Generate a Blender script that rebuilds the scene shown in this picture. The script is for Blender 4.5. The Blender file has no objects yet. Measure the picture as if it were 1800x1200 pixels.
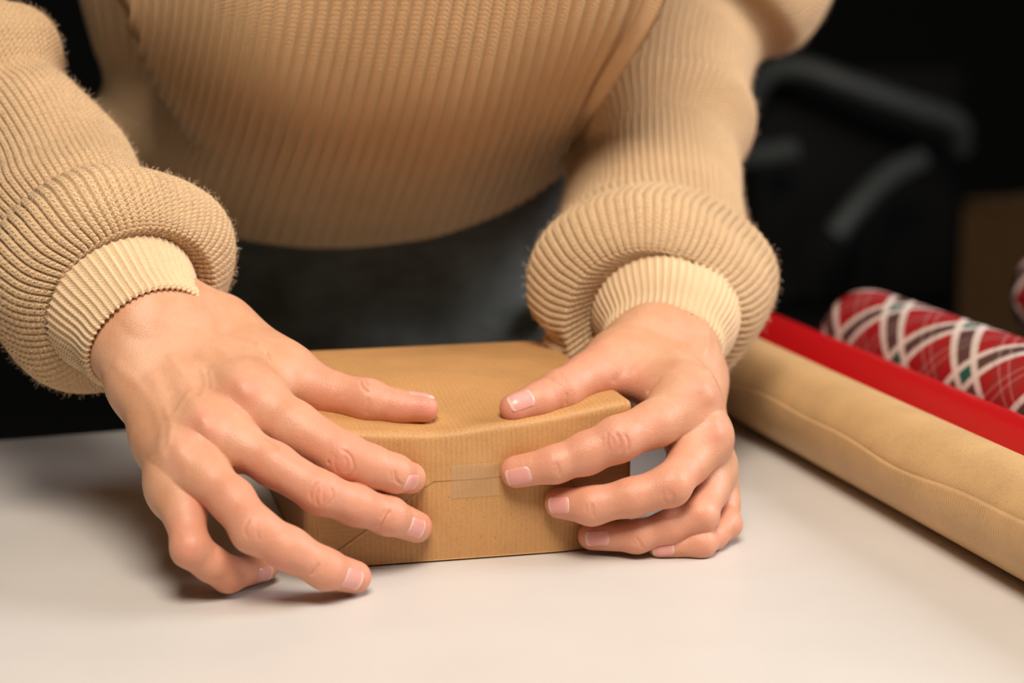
import bpy, bmesh, math, random
import numpy as np
from mathutils import Vector, Matrix

random.seed(7)
RNG = np.random.default_rng(7)
SC = bpy.context.scene
COL = SC.collection

# ------------------------------------------------------------------ camera
FPX, CAM_H = 3300.0, 0.24
PITCH = math.atan(620 / FPX)
CP, SP = math.cos(PITCH), math.sin(PITCH)
cam_data = bpy.data.cameras.new('camera')
cam = bpy.data.objects.new('camera', cam_data)
COL.objects.link(cam)
cam.location = (0, 0, CAM_H)
cam.rotation_euler = (math.pi / 2 - PITCH, 0, 0)
cam_data.sensor_width = 36
cam_data.lens = FPX / 1800 * 36
cam_data.clip_start = 0.02
cam_data.dof.use_dof = True
cam_data.dof.focus_distance = 0.79
cam_data.dof.aperture_fstop = 5.6
SC.camera = cam

# ------------------------------------------------------------------ world, lights, exposure
w = bpy.data.worlds.new('world')
SC.world = w
w.use_nodes = True
w.node_tree.nodes['Background'].inputs[0].default_value = (1.0, 0.9, 0.8, 1)
w.node_tree.nodes['Background'].inputs[1].default_value = 0.02


def area(name, loc, target, size, power, color, size_y=None):
    d = bpy.data.lights.new(name, 'AREA')
    d.shape = 'RECTANGLE'
    d.size = size
    d.size_y = size_y or size
    d.energy = power
    d.color = color
    o = bpy.data.objects.new(name, d)
    COL.objects.link(o)
    o.location = loc
    o.rotation_euler = (Vector(target) - Vector(loc)).to_track_quat('-Z', 'Y').to_euler()
    return o


area('softbox_key', (0.07, 0.02, 1.20), (0.0, 0.85, 0.05), 0.55, 23.0, (1.0, 0.89, 0.77))
area('softbox_overhead', (0.05, 0.50, 1.75), (0.0, 0.8, 0.0), 1.1, 5.0, (1.0, 0.92, 0.83))
area('softbox_side', (1.25, 0.85, 0.75), (0.05, 0.95, 0.1), 0.6, 15.0, (0.97, 0.96, 1.0))
SC.view_settings.view_transform = 'Standard'
SC.view_settings.look = 'None'
SC.view_settings.gamma = 1
SC.view_settings.use_curve_mapping = False
SC.view_settings.exposure = 0.0


# ------------------------------------------------------------------ helpers
def ray(px, py):
    dx, dy = px - 900.0, 600.0 - py
    return np.array([dx, dy * SP + FPX * CP, dy * CP - FPX * SP])


EYE = np.array([0, 0, CAM_H])


def at(px, py, Y):
    d = ray(px, py)
    return EYE + d * (Y / d[1])


def atz(px, py, z):
    d = ray(px, py)
    return EYE + d * ((z - CAM_H) / d[2])


def project(P):
    P = np.asarray(P) - EYE
    f = P[..., 1] * CP - P[..., 2] * SP
    u = P[..., 1] * SP + P[..., 2] * CP
    return 900 + P[..., 0] / f * FPX, 600 - u / f * FPX


def nrm(v):
    v = np.asarray(v, float)
    return v / np.linalg.norm(v)


def link(o, parent=None):
    COL.objects.link(o)
    if parent is not None:
        o.parent = parent
    return o


def tag(o, label=None, cat=None, group=None, kind=None):
    for k, v in (('label', label), ('category', cat), ('group', group), ('kind', kind)):
        if v:
            o[k] = v
    return o


def empty(name, loc=(0, 0, 0)):
    o = bpy.data.objects.new(name, None)
    o.empty_display_size = 0.05
    COL.objects.link(o)
    o.location = loc
    return o


def child_of(o, root):
    """parent an object built in world coordinates to a root at root.location"""
    o.parent = root
    o.matrix_parent_inverse = Matrix.Translation(-Vector(root.location))
    return o


def mesh_np(name, V, Fc, mat=None, parent=None, smooth=True, uv=None):
    """V (n,3), Fc (m,4) or (m,3) int; uv (n,2) per vertex"""
    V = np.ascontiguousarray(V, np.float32)
    Fc = np.ascontiguousarray(Fc, np.int32)
    k = Fc.shape[1]
    me = bpy.data.meshes.new(name)
    me.vertices.add(len(V))
    me.vertices.foreach_set('co', V.ravel())
    me.loops.add(Fc.size)
    me.loops.foreach_set('vertex_index', Fc.ravel())
    me.polygons.add(len(Fc))
    me.polygons.foreach_set('loop_start', np.arange(0, Fc.size, k, dtype=np.int32))
    me.polygons.foreach_set('loop_total', np.full(len(Fc), k, np.int32))
    me.update(calc_edges=True)
    me.validate()
    if smooth:
        me.polygons.foreach_set('use_smooth', np.ones(len(me.polygons), bool))
    if uv is not None:
        l = me.uv_layers.new(name='UVMap')
        vi = np.empty(len(me.loops), np.int32)
        me.loops.foreach_get('vertex_index', vi)
        l.data.foreach_set('uv', np.ascontiguousarray(uv, np.float32)[vi].ravel())
    if mat:
        me.materials.append(mat)
    return link(bpy.data.objects.new(name, me), parent)


def obj_bm(name, bm, mat, parent=None, smooth=False):
    me = bpy.data.meshes.new(name)
    bm.normal_update()
    bm.to_mesh(me)
    bm.free()
    if smooth:
        me.polygons.foreach_set('use_smooth', np.ones(len(me.polygons), bool))
    me.materials.append(mat)
    return link(bpy.data.objects.new(name, me), parent)


def bm_box(bm, c, size, rotz=0.0, bevel=0.0, rot=None):
    r = bmesh.ops.create_cube(bm, size=1)
    vs = r['verts']
    M = rot if rot is not None else Matrix.Rotation(rotz, 4, 'Z')
    for v in vs:
        v.co = Vector((v.co.x * size[0], v.co.y * size[1], v.co.z * size[2]))
    if bevel:
        es = list({e for v in vs for e in v.link_edges})
        rb = bmesh.ops.bevel(bm, geom=es, offset=bevel, segments=2, affect='EDGES', profile=0.6)
        vs = list({v for f in rb['faces'] for v in f.verts} | {v for v in vs if v.is_valid})
        vs = [v for v in vs if v.is_valid]
    for v in vs:
        v.co = M @ v.co + Vector(c)


def grid_faces(nv, nu, closed_u=False):
    i, j = np.meshgrid(np.arange(nv - 1), np.arange(nu if closed_u else nu - 1), indexing='ij')
    a = i * nu + j
    b = i * nu + (j + 1) % nu
    return np.stack([a, b, b + nu, a + nu], -1).reshape(-1, 4)


def cr(ctrl, n, closed=False, ts=None):
    """Catmull-Rom resampling along axis 0"""
    ctrl = np.asarray(ctrl, float)
    m = len(ctrl)
    if closed:
        t = np.arange(n) * m / n if ts is None else np.asarray(ts) * m
        g = lambda k: ctrl[k % m]
    else:
        t = np.linspace(0, m - 1, n) if ts is None else np.asarray(ts) * (m - 1)
        ext = np.concatenate([[2 * ctrl[0] - ctrl[1]], ctrl, [2 * ctrl[-1] - ctrl[-2]]])
        g = lambda k: ext[np.clip(k + 1, 0, m + 1)]
    i = np.floor(t).astype(int)
    if not closed:
        i = np.minimum(i, m - 2)
    f = (t - i).reshape((-1,) + (1,) * (ctrl.ndim - 1))
    p0, p1, p2, p3 = g(i - 1), g(i), g(i + 1), g(i + 2)
    return 0.5 * (2 * p1 + (p2 - p0) * f + (2 * p0 - 5 * p1 + 4 * p2 - p3) * f ** 2 + (3 * p1 - p0 - 3 * p2 + p3) * f ** 3)


def smoothstep(a, b, x):
    t = np.clip((x - a) / (b - a), 0, 1)
    return t * t * (3 - 2 * t)


# ------------------------------------------------------------------ materials
class NT:
    def __init__(self, name):
        self.m = bpy.data.materials.new(name)
        self.m.use_nodes = True
        self.t = self.m.node_tree
        self.b = self.t.nodes['Principled BSDF']

    def n(self, typ, **kw):
        nd = self.t.nodes.new(typ)
        for k, v in kw.items():
            if k.startswith('i_'):
                key = k[2:]
                key = int(key) if key.isdigit() else key.replace('_', ' ')
                nd.inputs[key].default_value = v
            else:
                setattr(nd, k, v)
        return nd

    def l(self, a, b):
        self.t.links.new(a, b)

    def math(self, op, a, b=None, c=None):
        nd = self.t.nodes.new('ShaderNodeMath')
        nd.operation = op
        for i, v in enumerate((a, b, c)):
            if v is None:
                continue
            if isinstance(v, (int, float)):
                nd.inputs[i].default_value = v
            else:
                self.l(v, nd.inputs[i])
        return nd.outputs[0]

    def mix(self, fac, a, b, typ='MIX'):
        nd = self.t.nodes.new('ShaderNodeMix')
        nd.data_type = 'RGBA'
        nd.blend_type = typ
        for i, v in ((0, fac), (6, a), (7, b)):
            if isinstance(v, (int, float)):
                nd.inputs[i].default_value = v
            elif isinstance(v, tuple):
                nd.inputs[i].default_value = v + (1,) if len(v) == 3 else v
            else:
                self.l(v, nd.inputs[i])
        return nd.outputs[2]

    def ramp(self, fac, stops):
        nd = self.t.nodes.new('ShaderNodeValToRGB')
        el = nd.color_ramp.elements
        while len(el) < len(stops):
            el.new(0.5)
        for e, (p, c) in zip(el, stops):
            e.position = p
            e.color = tuple(c) + (1,) if len(c) == 3 else c
        self.l(fac, nd.inputs[0])
        return nd.outputs[0]

    def noise(self, scale, detail=3, rough=0.55, vec=None):
        nd = self.n('ShaderNodeTexNoise')
        nd.inputs['Scale'].default_value = scale
        nd.inputs['Detail'].default_value = detail
        nd.inputs['Roughness'].default_value = rough
        if vec is not None:
            self.l(vec, nd.inputs['Vector'])
        return nd.outputs['Fac']

    def obj(self):
        return self.n('ShaderNodeTexCoord').outputs['Object']

    def uv(self):
        return self.n('ShaderNodeTexCoord').outputs['UV']

    def attr(self, name):
        return self.n('ShaderNodeAttribute', attribute_name=name)

    def bump(self, h, strength=1.0, dist=0.001, normal=None):
        nd = self.n('ShaderNodeBump')
        nd.inputs['Strength'].default_value = strength
        nd.inputs['Distance'].default_value = dist
        self.l(h, nd.inputs['Height'])
        if normal is not None:
            self.l(normal, nd.inputs['Normal'])
        return nd.outputs[0]

    def set(self, **kw):
        for k, v in kw.items():
            key = k.replace('_', ' ')
            if isinstance(v, (int, float)):
                self.b.inputs[key].default_value = v
            elif isinstance(v, tuple):
                self.b.inputs[key].default_value = v + (1,) if (len(v) == 3 and key in ('Base Color', 'Sheen Tint', 'Specular Tint')) else v
            else:
                self.l(v, self.b.inputs[key])
        return self


def mat_plain(name, color, rough=0.6, var=0.15, scale=30, bump=0.0, **kw):
    t = NT(name)
    o = t.obj()
    f = t.noise(scale, 4, 0.6, o)
    c = t.ramp(f, [(0.3, tuple(x * (1 - var) for x in color)), (0.7, tuple(min(1, x * (1 + var)) for x in color))])
    t.set(Base_Color=c, Roughness=rough, **kw)
    if bump:
        t.set(Normal=t.bump(t.noise(scale * 6, 3, 0.6, o), 0.5, bump))
    return t.m


def mat_knit(name, color, row_depth=0.0011, fuzz=0.0005):
    """wool: rows of stitches follow the UV map (u counts ribs, v counts rows)"""
    t = NT(name)
    uv = t.n('ShaderNodeSeparateXYZ')
    t.l(t.uv(), uv.inputs[0])
    U, V = uv.outputs[0], uv.outputs[1]
    fu = t.math('ABSOLUTE', t.math('SUBTRACT', t.math('FRACT', U), 0.5))
    ph = t.math('ADD', V, t.math('MULTIPLY', fu, 0.9))
    rows = t.math('MULTIPLY', t.math('COSINE', t.math('MULTIPLY', ph, 2 * math.pi)), 0.5)
    # small pits down the middle of each rib, one per row
    pitu = t.math('SUBTRACT', 1.0, t.math('MULTIPLY', fu, 5.0))
    pitu = t.math('MAXIMUM', pitu, 0.0)
    pitv = t.math('POWER', t.math('MAXIMUM', t.math('COSINE', t.math('MULTIPLY', V, 2 * math.pi)), 0.0), 2.0)
    pit = t.math('MULTIPLY', pitu, pitv)
    h = t.math('SUBTRACT', t.math('MULTIPLY', rows, 0.6), t.math('MULTIPLY', pit, 0.9))
    o = t.obj()
    fine = t.noise(2600, 3, 0.7, o)
    mid = t.noise(700, 3, 0.6, o)
    n1 = t.bump(h, 1.0, row_depth)
    n2 = t.bump(t.math('ADD', t.math('MULTIPLY', fine, 0.6), mid), 0.9, fuzz, n1)
    big = t.noise(22, 3, 0.6, o)
    c = t.ramp(big, [(0.3, tuple(x * 0.94 for x in color)), (0.7, tuple(min(1, x * 1.05) for x in color))])
    c = t.mix(t.math('MULTIPLY', fine, 0.35), c, tuple(min(1, x * 1.35) for x in color))
    t.set(Base_Color=c, Roughness=0.95, Normal=n2, Sheen_Weight=0.08, Sheen_Roughness=0.5, Specular_IOR_Level=0.15)
    t.b.inputs['Sheen Tint'].default_value = (1.0, 0.9, 0.78, 1)
    return t.m


def mat_kraft(name, color, direction, period=0.002, rib=0.00008, gloss=0.45):
    """ribbed kraft paper: fine lines across 'direction' (object space), fibre specks"""
    t = NT(name)
    o = t.obj()
    d = t.n('ShaderNodeVectorMath', operation='DOT_PRODUCT')
    t.l(o, d.inputs[0])
    d.inputs[1].default_value = direction
    wob = t.noise(60, 2, 0.5, o)
    x = t.math('ADD', d.outputs['Value'], t.math('MULTIPLY', wob, period * 0.8))
    line = t.math('SINE', t.math('MULTIPLY', x, 2 * math.pi / period))
    n1 = t.noise(900, 3, 0.65, o)
    n2 = t.noise(40, 4, 0.6, o)
    dark = tuple(c * 0.86 for c in color)
    lite = tuple(min(1, c * 1.12) for c in color)
    c = t.ramp(t.math('ADD', t.math('MULTIPLY', n2, 0.55), t.math('MULTIPLY', n1, 0.45)), [(0.36, dark), (0.64, lite)])
    c = t.mix(t.math('MULTIPLY', t.math('ADD', line, 1.0), 0.15), c, lite)
    sp = t.noise(1300, 1, 0.5, o)
    speck = t.math('GREATER_THAN', sp, 0.71)
    c = t.mix(t.math('MULTIPLY', speck, 0.6), c, tuple(x * 0.35 for x in color))
    sp2 = t.noise(1100, 1, 0.5, t.mix(1.0, (0.0, 0.0, 0.0), o))
    h = t.math('ADD', t.math('MULTIPLY', line, 0.5), t.math('MULTIPLY', n1, 0.5))
    t.set(Base_Color=c, Roughness=gloss, Normal=t.bump(h, 0.8, rib), Specular_IOR_Level=0.35)
    return t.m
# ------------------------------------------------------------------ implicit surfaces
def sd_cone(P, a, b, ra, rb):
    ab = b - a
    t = np.clip(((P - a) @ ab) / max(ab @ ab, 1e-12), 0, 1).astype(np.float32)
    q = P - a - t[:, None] * ab
    return np.sqrt((q * q).sum(1)) - (ra + (rb - ra) * t)


def smin(a, b, k):
    h = np.maximum(k - np.abs(a - b), 0) / k
    return np.minimum(a, b) - h * h * k * 0.25


class Field:
    """groups of tapered capsules; group 0 is the trunk that the others grow out of"""
    def __init__(self):
        self.groups = []

    def add(self, prims, k, kj=0.006):
        pr = []
        for (a, b, ra, rb) in prims:
            a = np.asarray(a, np.float32)
            b = np.asarray(b, np.float32)
            pr.append((a, b, np.float32(ra), np.float32(rb)))
        self.groups.append((pr, k, kj))

    def _group(self, P, prims, k):
        d = np.full(len(P), 0.05, np.float32)
        for a, b, ra, rb in prims:
            r = max(ra, rb) + 0.03
            lo, hi = np.minimum(a, b) - r, np.maximum(a, b) + r
            m = ((P > lo) & (P < hi)).all(1)
            if not m.any():
                continue
            d[m] = smin(d[m], sd_cone(P[m], a, b, ra, rb), k)
        return d

    def __call__(self, P):
        P = np.asarray(P, np.float32)
        base = self._group(P, *self.groups[0][:2])
        out = base
        for prims, k, kj in self.groups[1:]:
            out = np.minimum(out, smin(base, self._group(P, prims, k), kj))
        return out

    def grad(self, P, e=0.0004):
        G = np.empty_like(P)
        for i in range(3):
            dv = np.zeros(3)
            dv[i] = e
            G[:, i] = self(P + dv) - self(P - dv)
        return G / np.maximum(np.linalg.norm(G, axis=1, keepdims=True), 1e-9)

    def march(self, o, d, t0=0.4, t1=1.2):
        """first hit of rays o + t d (arrays)"""
        o = np.atleast_2d(np.asarray(o, float))
        d = np.atleast_2d(np.asarray(d, float))
        d = d / np.linalg.norm(d, axis=1, keepdims=True)
        t = np.full(len(d), t0)
        for _ in range(200):
            f = self(o + d * t[:, None])
            t = np.minimum(t + np.maximum(f, 0) * 0.7 + (f > 0) * 1e-6, t1)
            if (np.abs(f) < 5e-5).all():
                break
        return o + d * t[:, None]

    def hit(self, px, py):
        return self.march(EYE, ray(px, py))[0]

    def hits(self, pts):
        return self.march(np.repeat(EYE[None], len(pts), 0), np.array([ray(*p) for p in pts]))


def surface_nets(fn, lo, hi, h, project_steps=1):
    lo = np.asarray(lo, float)
    B = 8
    nb = np.ceil((np.asarray(hi) - lo) / (h * B)).astype(int)
    N = nb * B + 1
    idx = np.stack(np.meshgrid(*[np.arange(k) for k in nb], indexing='ij'), -1).reshape(-1, 3)
    cen = lo + (idx + 0.5) * B * h
    dc = fn(cen)
    f = np.repeat(np.repeat(np.repeat(dc.reshape(nb), B, 0), B, 1), B, 2)
    f = np.pad(f, ((0, 1), (0, 1), (0, 1)), mode='edge').astype(np.float32)
    act = np.abs(dc) < B * h * 0.5 * 1.7321 * 1.25 + 0.003
    off = np.stack(np.meshgrid(np.arange(B + 1), np.arange(B + 1), np.arange(B + 1), indexing='ij'), -1).reshape(-1, 3)
    ai = idx[act]
    for s in range(0, len(ai), 400):
        blk = ai[s:s + 400]
        g = (blk[:, None, :] * B + off[None]).reshape(-1, 3)
        val = fn(lo + g * h)
        f[g[:, 0], g[:, 1], g[:, 2]] = val
    S = f < 0
    cs = [(0, 0, 0), (1, 0, 0), (0, 1, 0), (1, 1, 0), (0, 0, 1), (1, 0, 1), (0, 1, 1), (1, 1, 1)]
    n = N - 1
    cnt = np.zeros(n, np.int8)
    for c in cs:
        cnt += S[c[0]:c[0] + n[0], c[1]:c[1] + n[1], c[2]:c[2] + n[2]]
    cells = np.argwhere((cnt > 0) & (cnt < 8))
    vals = np.stack([f[cells[:, 0] + c[0], cells[:, 1] + c[1], cells[:, 2] + c[2]] for c in cs], 1)
    acc = np.zeros((len(cells), 3))
    num = np.zeros(len(cells))
    for a in range(8):
        for b in range(a + 1, 8):
            if sum(abs(cs[a][i] - cs[b][i]) for i in range(3)) != 1:
                continue
            x = (vals[:, a] < 0) != (vals[:, b] < 0)
            t = vals[x, a] / (vals[x, a] - vals[x, b])
            acc[x] += np.array(cs[a]) + t[:, None] * (np.array(cs[b]) - np.array(cs[a]))
            num[x] += 1
    V = lo + (cells + acc / num[:, None]) * h
    vid = np.full(n, -1, np.int32)
    vid[cells[:, 0], cells[:, 1], cells[:, 2]] = np.arange(len(cells))
    faces = []
    for ax in range(3):
        o1, o2 = [(1, 2), (2, 0), (0, 1)][ax]
        sl0 = [slice(None)] * 3
        sl1 = [slice(None)] * 3
        sl0[ax] = slice(0, -1)
        sl1[ax] = slice(1, None)
        ch = np.argwhere(S[tuple(sl0)] != S[tuple(sl1)])
        ok = (ch[:, o1] > 0) & (ch[:, o2] > 0) & (ch[:, o1] < n[o1]) & (ch[:, o2] < n[o2])
        ch = ch[ok]
        inside = S[ch[:, 0], ch[:, 1], ch[:, 2]]
        def cid(d1, d2):
            q = ch.copy()
            q[:, o1] += d1
            q[:, o2] += d2
            return vid[q[:, 0], q[:, 1], q[:, 2]]
        q = np.stack([cid(-1, -1), cid(0, -1), cid(0, 0), cid(-1, 0)], 1)
        q[~inside] = q[~inside][:, ::-1]
        faces.append(q)
    Fc = np.concatenate(faces)
    for _ in range(project_steps):
        for s in range(0, len(V), 60000):
            p = V[s:s + 60000]
            f0 = fn(p)
            G = np.stack([fn(p + dv) - f0 for dv in np.eye(3) * 0.0004], 1)
            G /= np.maximum(np.linalg.norm(G, axis=1, keepdims=True), 1e-9)
            V[s:s + 60000] = p - f0[:, None] * G * 0.9
    return V, Fc


# ------------------------------------------------------------------ hands
MM = 0.001
BOX_FR, BOX_FL = atz(1110, 962, 0), atz(537, 1004, 0)
BW = nrm(BOX_FR - BOX_FL)                       # along the front of the box
BD = np.array([-BW[1], BW[0], 0])               # into the depth
BOX_W = float(np.linalg.norm(BOX_FR - BOX_FL))
BOX_D, BOX_HT = 0.1435, 0.0667


def chain(js):
    """[(px,py,Y,r_mm)...] -> points and radii"""
    return [at(j[0], j[1], j[2]) for j in js], [j[3] * MM for j in js]


def finger_prims(js):
    P, R = chain(js)
    return [(P[i], P[i + 1], R[i], R[i + 1]) for i in range(len(P) - 1)], P, R


# right hand of the person (left in the view): joint, place and radius
HL = {
    'index': [(430, 692, .765, 10.6), (515, 750, .755, 10.6), (604, 803, .746, 9.7), (650, 820, .747, 8.7), (692, 832, .751, 7.7), (721, 840, .7605, 6.7)],
    'middle': [(365, 752, .747, 9.8), (420, 782, .741, 9.3), (482, 817, .735, 8.7), (563, 866, .729, 8.5), (625, 888, .737, 8.0), (682, 906, .747, 7.8), (732, 926, .7615, 6.7)],
    'ring': [(325, 805, .737, 9.4), (365, 840, .7275, 9.2), (408, 879, .7195, 8.7), (447, 931, .708, 8.9), (508, 965, .709, 8.3), (572, 1000, .713, 7.7), (624, 1014, .7245, 6.6)],
    'little': [(303, 850, .735, 8.4), (325, 905, .723, 7.9), (335, 963, .712, 7.5), (370, 990, .716, 6.8), (401, 1009, .7215, 6.9), (467, 998, .739, 5.2)],
    'thumb': [(395, 600, .825, 12.0), (505, 660, .80, 10.5), (575, 690, .793, 9.4), (648, 705, .787, 9.2), (700, 715, .785, 7.0), (745, 717, .7835, 6.2)],
}
HR = {
    'index': [(1215, 700, .805, 10.4), (1150, 745, .786, 9.9), (1086, 772, .774, 9.5), (1030, 797, .772, 8.7), (976, 816, .770, 7.6), (908, 829, .7725, 6.9)],
    'middle': [(1240, 768, .80, 9.8), (1210, 815, .786, 8.9), (1178, 853, .770, 8.7), (1110, 874, .768, 7.9), (1040, 889, .769, 7.9), (984, 884, .776, 6.6)],
    'ring': [(1250, 822, .81, 9.0), (1247, 862, .795, 8.0), (1231, 905, .779, 7.5), (1175, 926, .776, 6.8), (1120, 943, .775, 6.7), (1040, 942, .780, 6.0)],
    'little': [(1258, 862, .82, 7.6), (1272, 890, .808, 6.4), (1278, 921, .797, 6.1), (1255, 940, .787, 5.7), (1233, 954, .777, 6.0), (1160, 961, .777, 5.0)],
    'thumb': [(1150, 605, .865, 12.0), (1085, 632, .836, 10.6), (1030, 661, .815, 9.5), (984, 688, .80, 9.1), (945, 704, .792, 7.4), (904, 717, .786, 6.4)],
}


def build_hand(H, wrist, arm, carp, pal, extra, lat):
    """wrist, arm: (px,py,Y); carp: carpal end of each metacarpal; pal: palmar offset vector"""
    fld = Field()
    W, A = at(*wrist), at(*arm)
    lat = nrm(lat)
    trunk = []
    for s in (-1, 1):
        trunk.append((W + lat * s * 0.0085, A + lat * s * 0.011, 0.0185, 0.024))
    trunk.append((W, A, 0.021, 0.028))
    names = ['index', 'middle', 'ring', 'little']
    C = {}
    for nme, c in zip(names, carp):
        c3 = at(*c[:3])
        C[nme] = c3
        m = at(*H[nme][0][:3])
        r = H[nme][0][3] * MM
        trunk.append((c3, m, c[3] * MM, r))                       # metacarpal, back of the hand
        trunk.append((c3 + pal * 0.9, m + pal * 0.75, c[3] * MM, r * 0.95))   # palm flesh
        trunk.append((W + lat * 0.0, c3, 0.018, c[3] * MM))
    for a, b in ((0, 1), (1, 2), (2, 3)):
        for f0 in (0.0, 0.5, 1.0):
            pa = C[names[a]] * (1 - f0) + at(*H[names[a]][0][:3]) * f0
            pb = C[names[b]] * (1 - f0) + at(*H[names[b]][0][:3]) * f0
            trunk.append((pa + pal * 0.5, pb + pal * 0.5, 0.0085, 0.0085))
    tb = [at(*q[:3]) for q in H['thumb'][:2]]
    trunk.append((W + (tb[0] - W) * 0.3, tb[0], 0.018, 0.0135))
    trunk.append((tb[0], tb[1], 0.0135, 0.0105))
    for e in extra:
        trunk.append((at(*e[0]), at(*e[1]), e[2] * MM, e[3] * MM))
    fld.add([(q[0], q[1], q[2] * .965, q[3] * .965) for q in trunk], 0.011)
    fing = {}
    for nme, js in H.items():
        pr, P, R = finger_prims(js)
        fld.add(pr, 0.0035, 0.010 if nme != 'thumb' else 0.013)
        fing[nme] = (P, R)
    return fld, fing


LAT_L = at(335, 505, .82) - at(164, 659, .785)
palL = -0.014 * nrm(np.cross(at(365, 752, .745) - at(249, 584, .80), at(303, 850, .735) - at(430, 692, .765)))
if palL[1] < 0:
    palL = -palL
HAND_L, FING_L = build_hand(
    HL, (256, 590, .80), (150, 465, .850),
    [(335, 590, .806, 10.5), (300, 618, .795, 10.5), (268, 645, .785, 10.5), (240, 672, .778, 10.0)],
    palL, [((470, 640, .80), (455, 700, .772), 9.5, 8.5), ((420, 615, .815), (440, 690, .772), 10.5, 9.0),
           ((385, 560, .825), (330, 545, .82), 11.0, 14.0)], LAT_L)
LAT_R = at(1258, 630, .86) - at(1072, 590, .89)
palR = 0.010 * nrm(np.array([-0.80, 0.50, -0.20]))
HAND_R, FING_R = build_hand(
    HR, (1170, 618, .872), (1163, 540, .945),
    [(1165, 628, .862, 10.5), (1192, 640, .858, 10.0), (1215, 655, .857, 10.0), (1230, 672, .858, 9.5)],
    palR, [((1075, 660, .823), (1195, 692, .808), 8.5, 9.5), ((1100, 640, .838), (1195, 680, .822), 10.0, 10.0),
           ((1100, 612, .858), (1150, 605, .865), 11.0, 13.0)], LAT_R)
# ------------------------------------------------------------------ skin relief: creases, veins, knuckles
# (polyline in photo places, depth mm (+ up / - in), width mm)
REL_L = [
    ([(582, 794), (577, 813), (584, 835)], -.45, .5), ([(599, 789), (616, 801), (623, 823), (616, 840)], -.35, .55),
    ([(590, 798), (588, 815), (594, 832)], -.25, .5), ([(606, 800), (610, 815), (606, 832)], -.25, .5),
    ([(693, 826), (696, 842), (706, 853)], -.4, .5), ([(686, 828), (688, 846)], -.2, .5),
    ([(560, 845), (546, 862), (546, 880)], -.45, .5), ([(560, 856), (555, 874), (559, 890)], -.35, .5),
    ([(581, 855), (586, 873), (576, 890)], -.35, .5), ([(570, 850), (568, 870), (568, 886)], -.25, .5),
    ([(686, 896), (678, 911), (667, 927)], -.55, .5), ([(677, 896), (668, 912)], -.25, .5),
    ([(440, 910), (430, 930), (437, 946)], -.25, .6), ([(455, 915), (452, 938), (458, 950)], -.2, .6),
    ([(562, 988), (551, 1004), (547, 1012)], -.5, .55), ([(574, 990), (566, 1006)], -.2, .5),
    ([(632, 668), (638, 681), (649, 690)], -.4, .5), ([(649, 669), (660, 677), (664, 684)], -.35, .5),
    ([(641, 668), (646, 680)], -.3, .5), ([(648, 700), (644, 728)], -.3, .7),
    ([(465, 615), (472, 628), (484, 648)], -.8, 1.2), ([(454, 605), (462, 632), (476, 655)], .5, 1.6),
    ([(205, 640), (245, 680), (272, 718), (284, 760), (288, 800)], .4, 2.4),
    ([(300, 628), (325, 660), (338, 685), (322, 706), (308, 728)], .35, 1.8),
    ([(356, 652), (362, 672), (356, 694)], .5, 1.3), ([(370, 655), (374, 680)], .4, 1.2),
    ([(292, 720), (302, 750), (298, 780)], .4, 1.6),
    ([(342, 606), (385, 648), (425, 680)], .5, 4.0), ([(300, 640), (335, 700), (358, 742)], .5, 3.6),
    ([(268, 662), (295, 740), (312, 790)], .4, 3.2),
    ([(427, 684), (431, 690)], 1.7, 4.6), ([(360, 745), (364, 753)], 1.7, 4.4), ([(318, 800), (322, 806)], .9, 4.0),
    ([(452, 757), (470, 775), (490, 790)], -.5, 1.2),
    ([(198, 560), (230, 590), (262, 604)], -.2, 3.0),
]
REL_R = [
    ([(1069, 760), (1067, 776), (1072, 796)], -.4, .5), ([(1083, 760), (1091, 776), (1090, 794)], -.5, .5),
    ([(1098, 762), (1105, 778), (1104, 796)], -.4, .5), ([(1076, 768), (1079, 784)], -.25, .5), ([(1060, 768), (1060, 788)], -.2, .5),
    ([(978, 812), (982, 824), (984, 838)], -.45, .5), ([(973, 814), (976, 832)], -.25, .5),
    ([(954, 663), (972, 670), (984, 686)], -.45, .5), ([(980, 652), (992, 664), (996, 678)], -.4, .5),
    ([(966, 661), (980, 672), (988, 682)], -.25, .5), ([(996, 690), (994, 712)], -.35, .6),
    ([(1164, 861), (1168, 878), (1176, 888)], -.35, .5), ([(1181, 863), (1185, 878), (1181, 888)], -.35, .5),
    ([(1174, 858), (1177, 874)], -.25, .5),
    ([(1040, 884), (1042, 899), (1046, 912)], -.4, .5), ([(1030, 886), (1030, 900)], -.2, .5),
    ([(1117, 944), (1125, 953), (1130, 965)], -.45, .5), ([(1110, 946), (1118, 958)], -.25, .5),
    ([(1164, 660), (1146, 678), (1136, 692)], -.55, 1.5), ([(1108, 640), (1094, 655), (1082, 668)], -.35, 2.0),
    ([(1236, 560), (1242, 610), (1246, 655)], .7, 2.6), ([(1216, 600), (1222, 660)], .35, 3.0), ([(1186, 590), (1196, 640)], .3, 3.4),
    ([(1238, 684), (1244, 694)], 1.2, 4.4), ([(1258, 748), (1262, 760)], 1.0, 4.0),
    ([(1232, 900), (1238, 908)], .5, 3.4), ([(1284, 914), (1288, 922)], .6, 3.0), ([(1062, 600), (1076, 612)], .6, 5.0),
]
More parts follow.
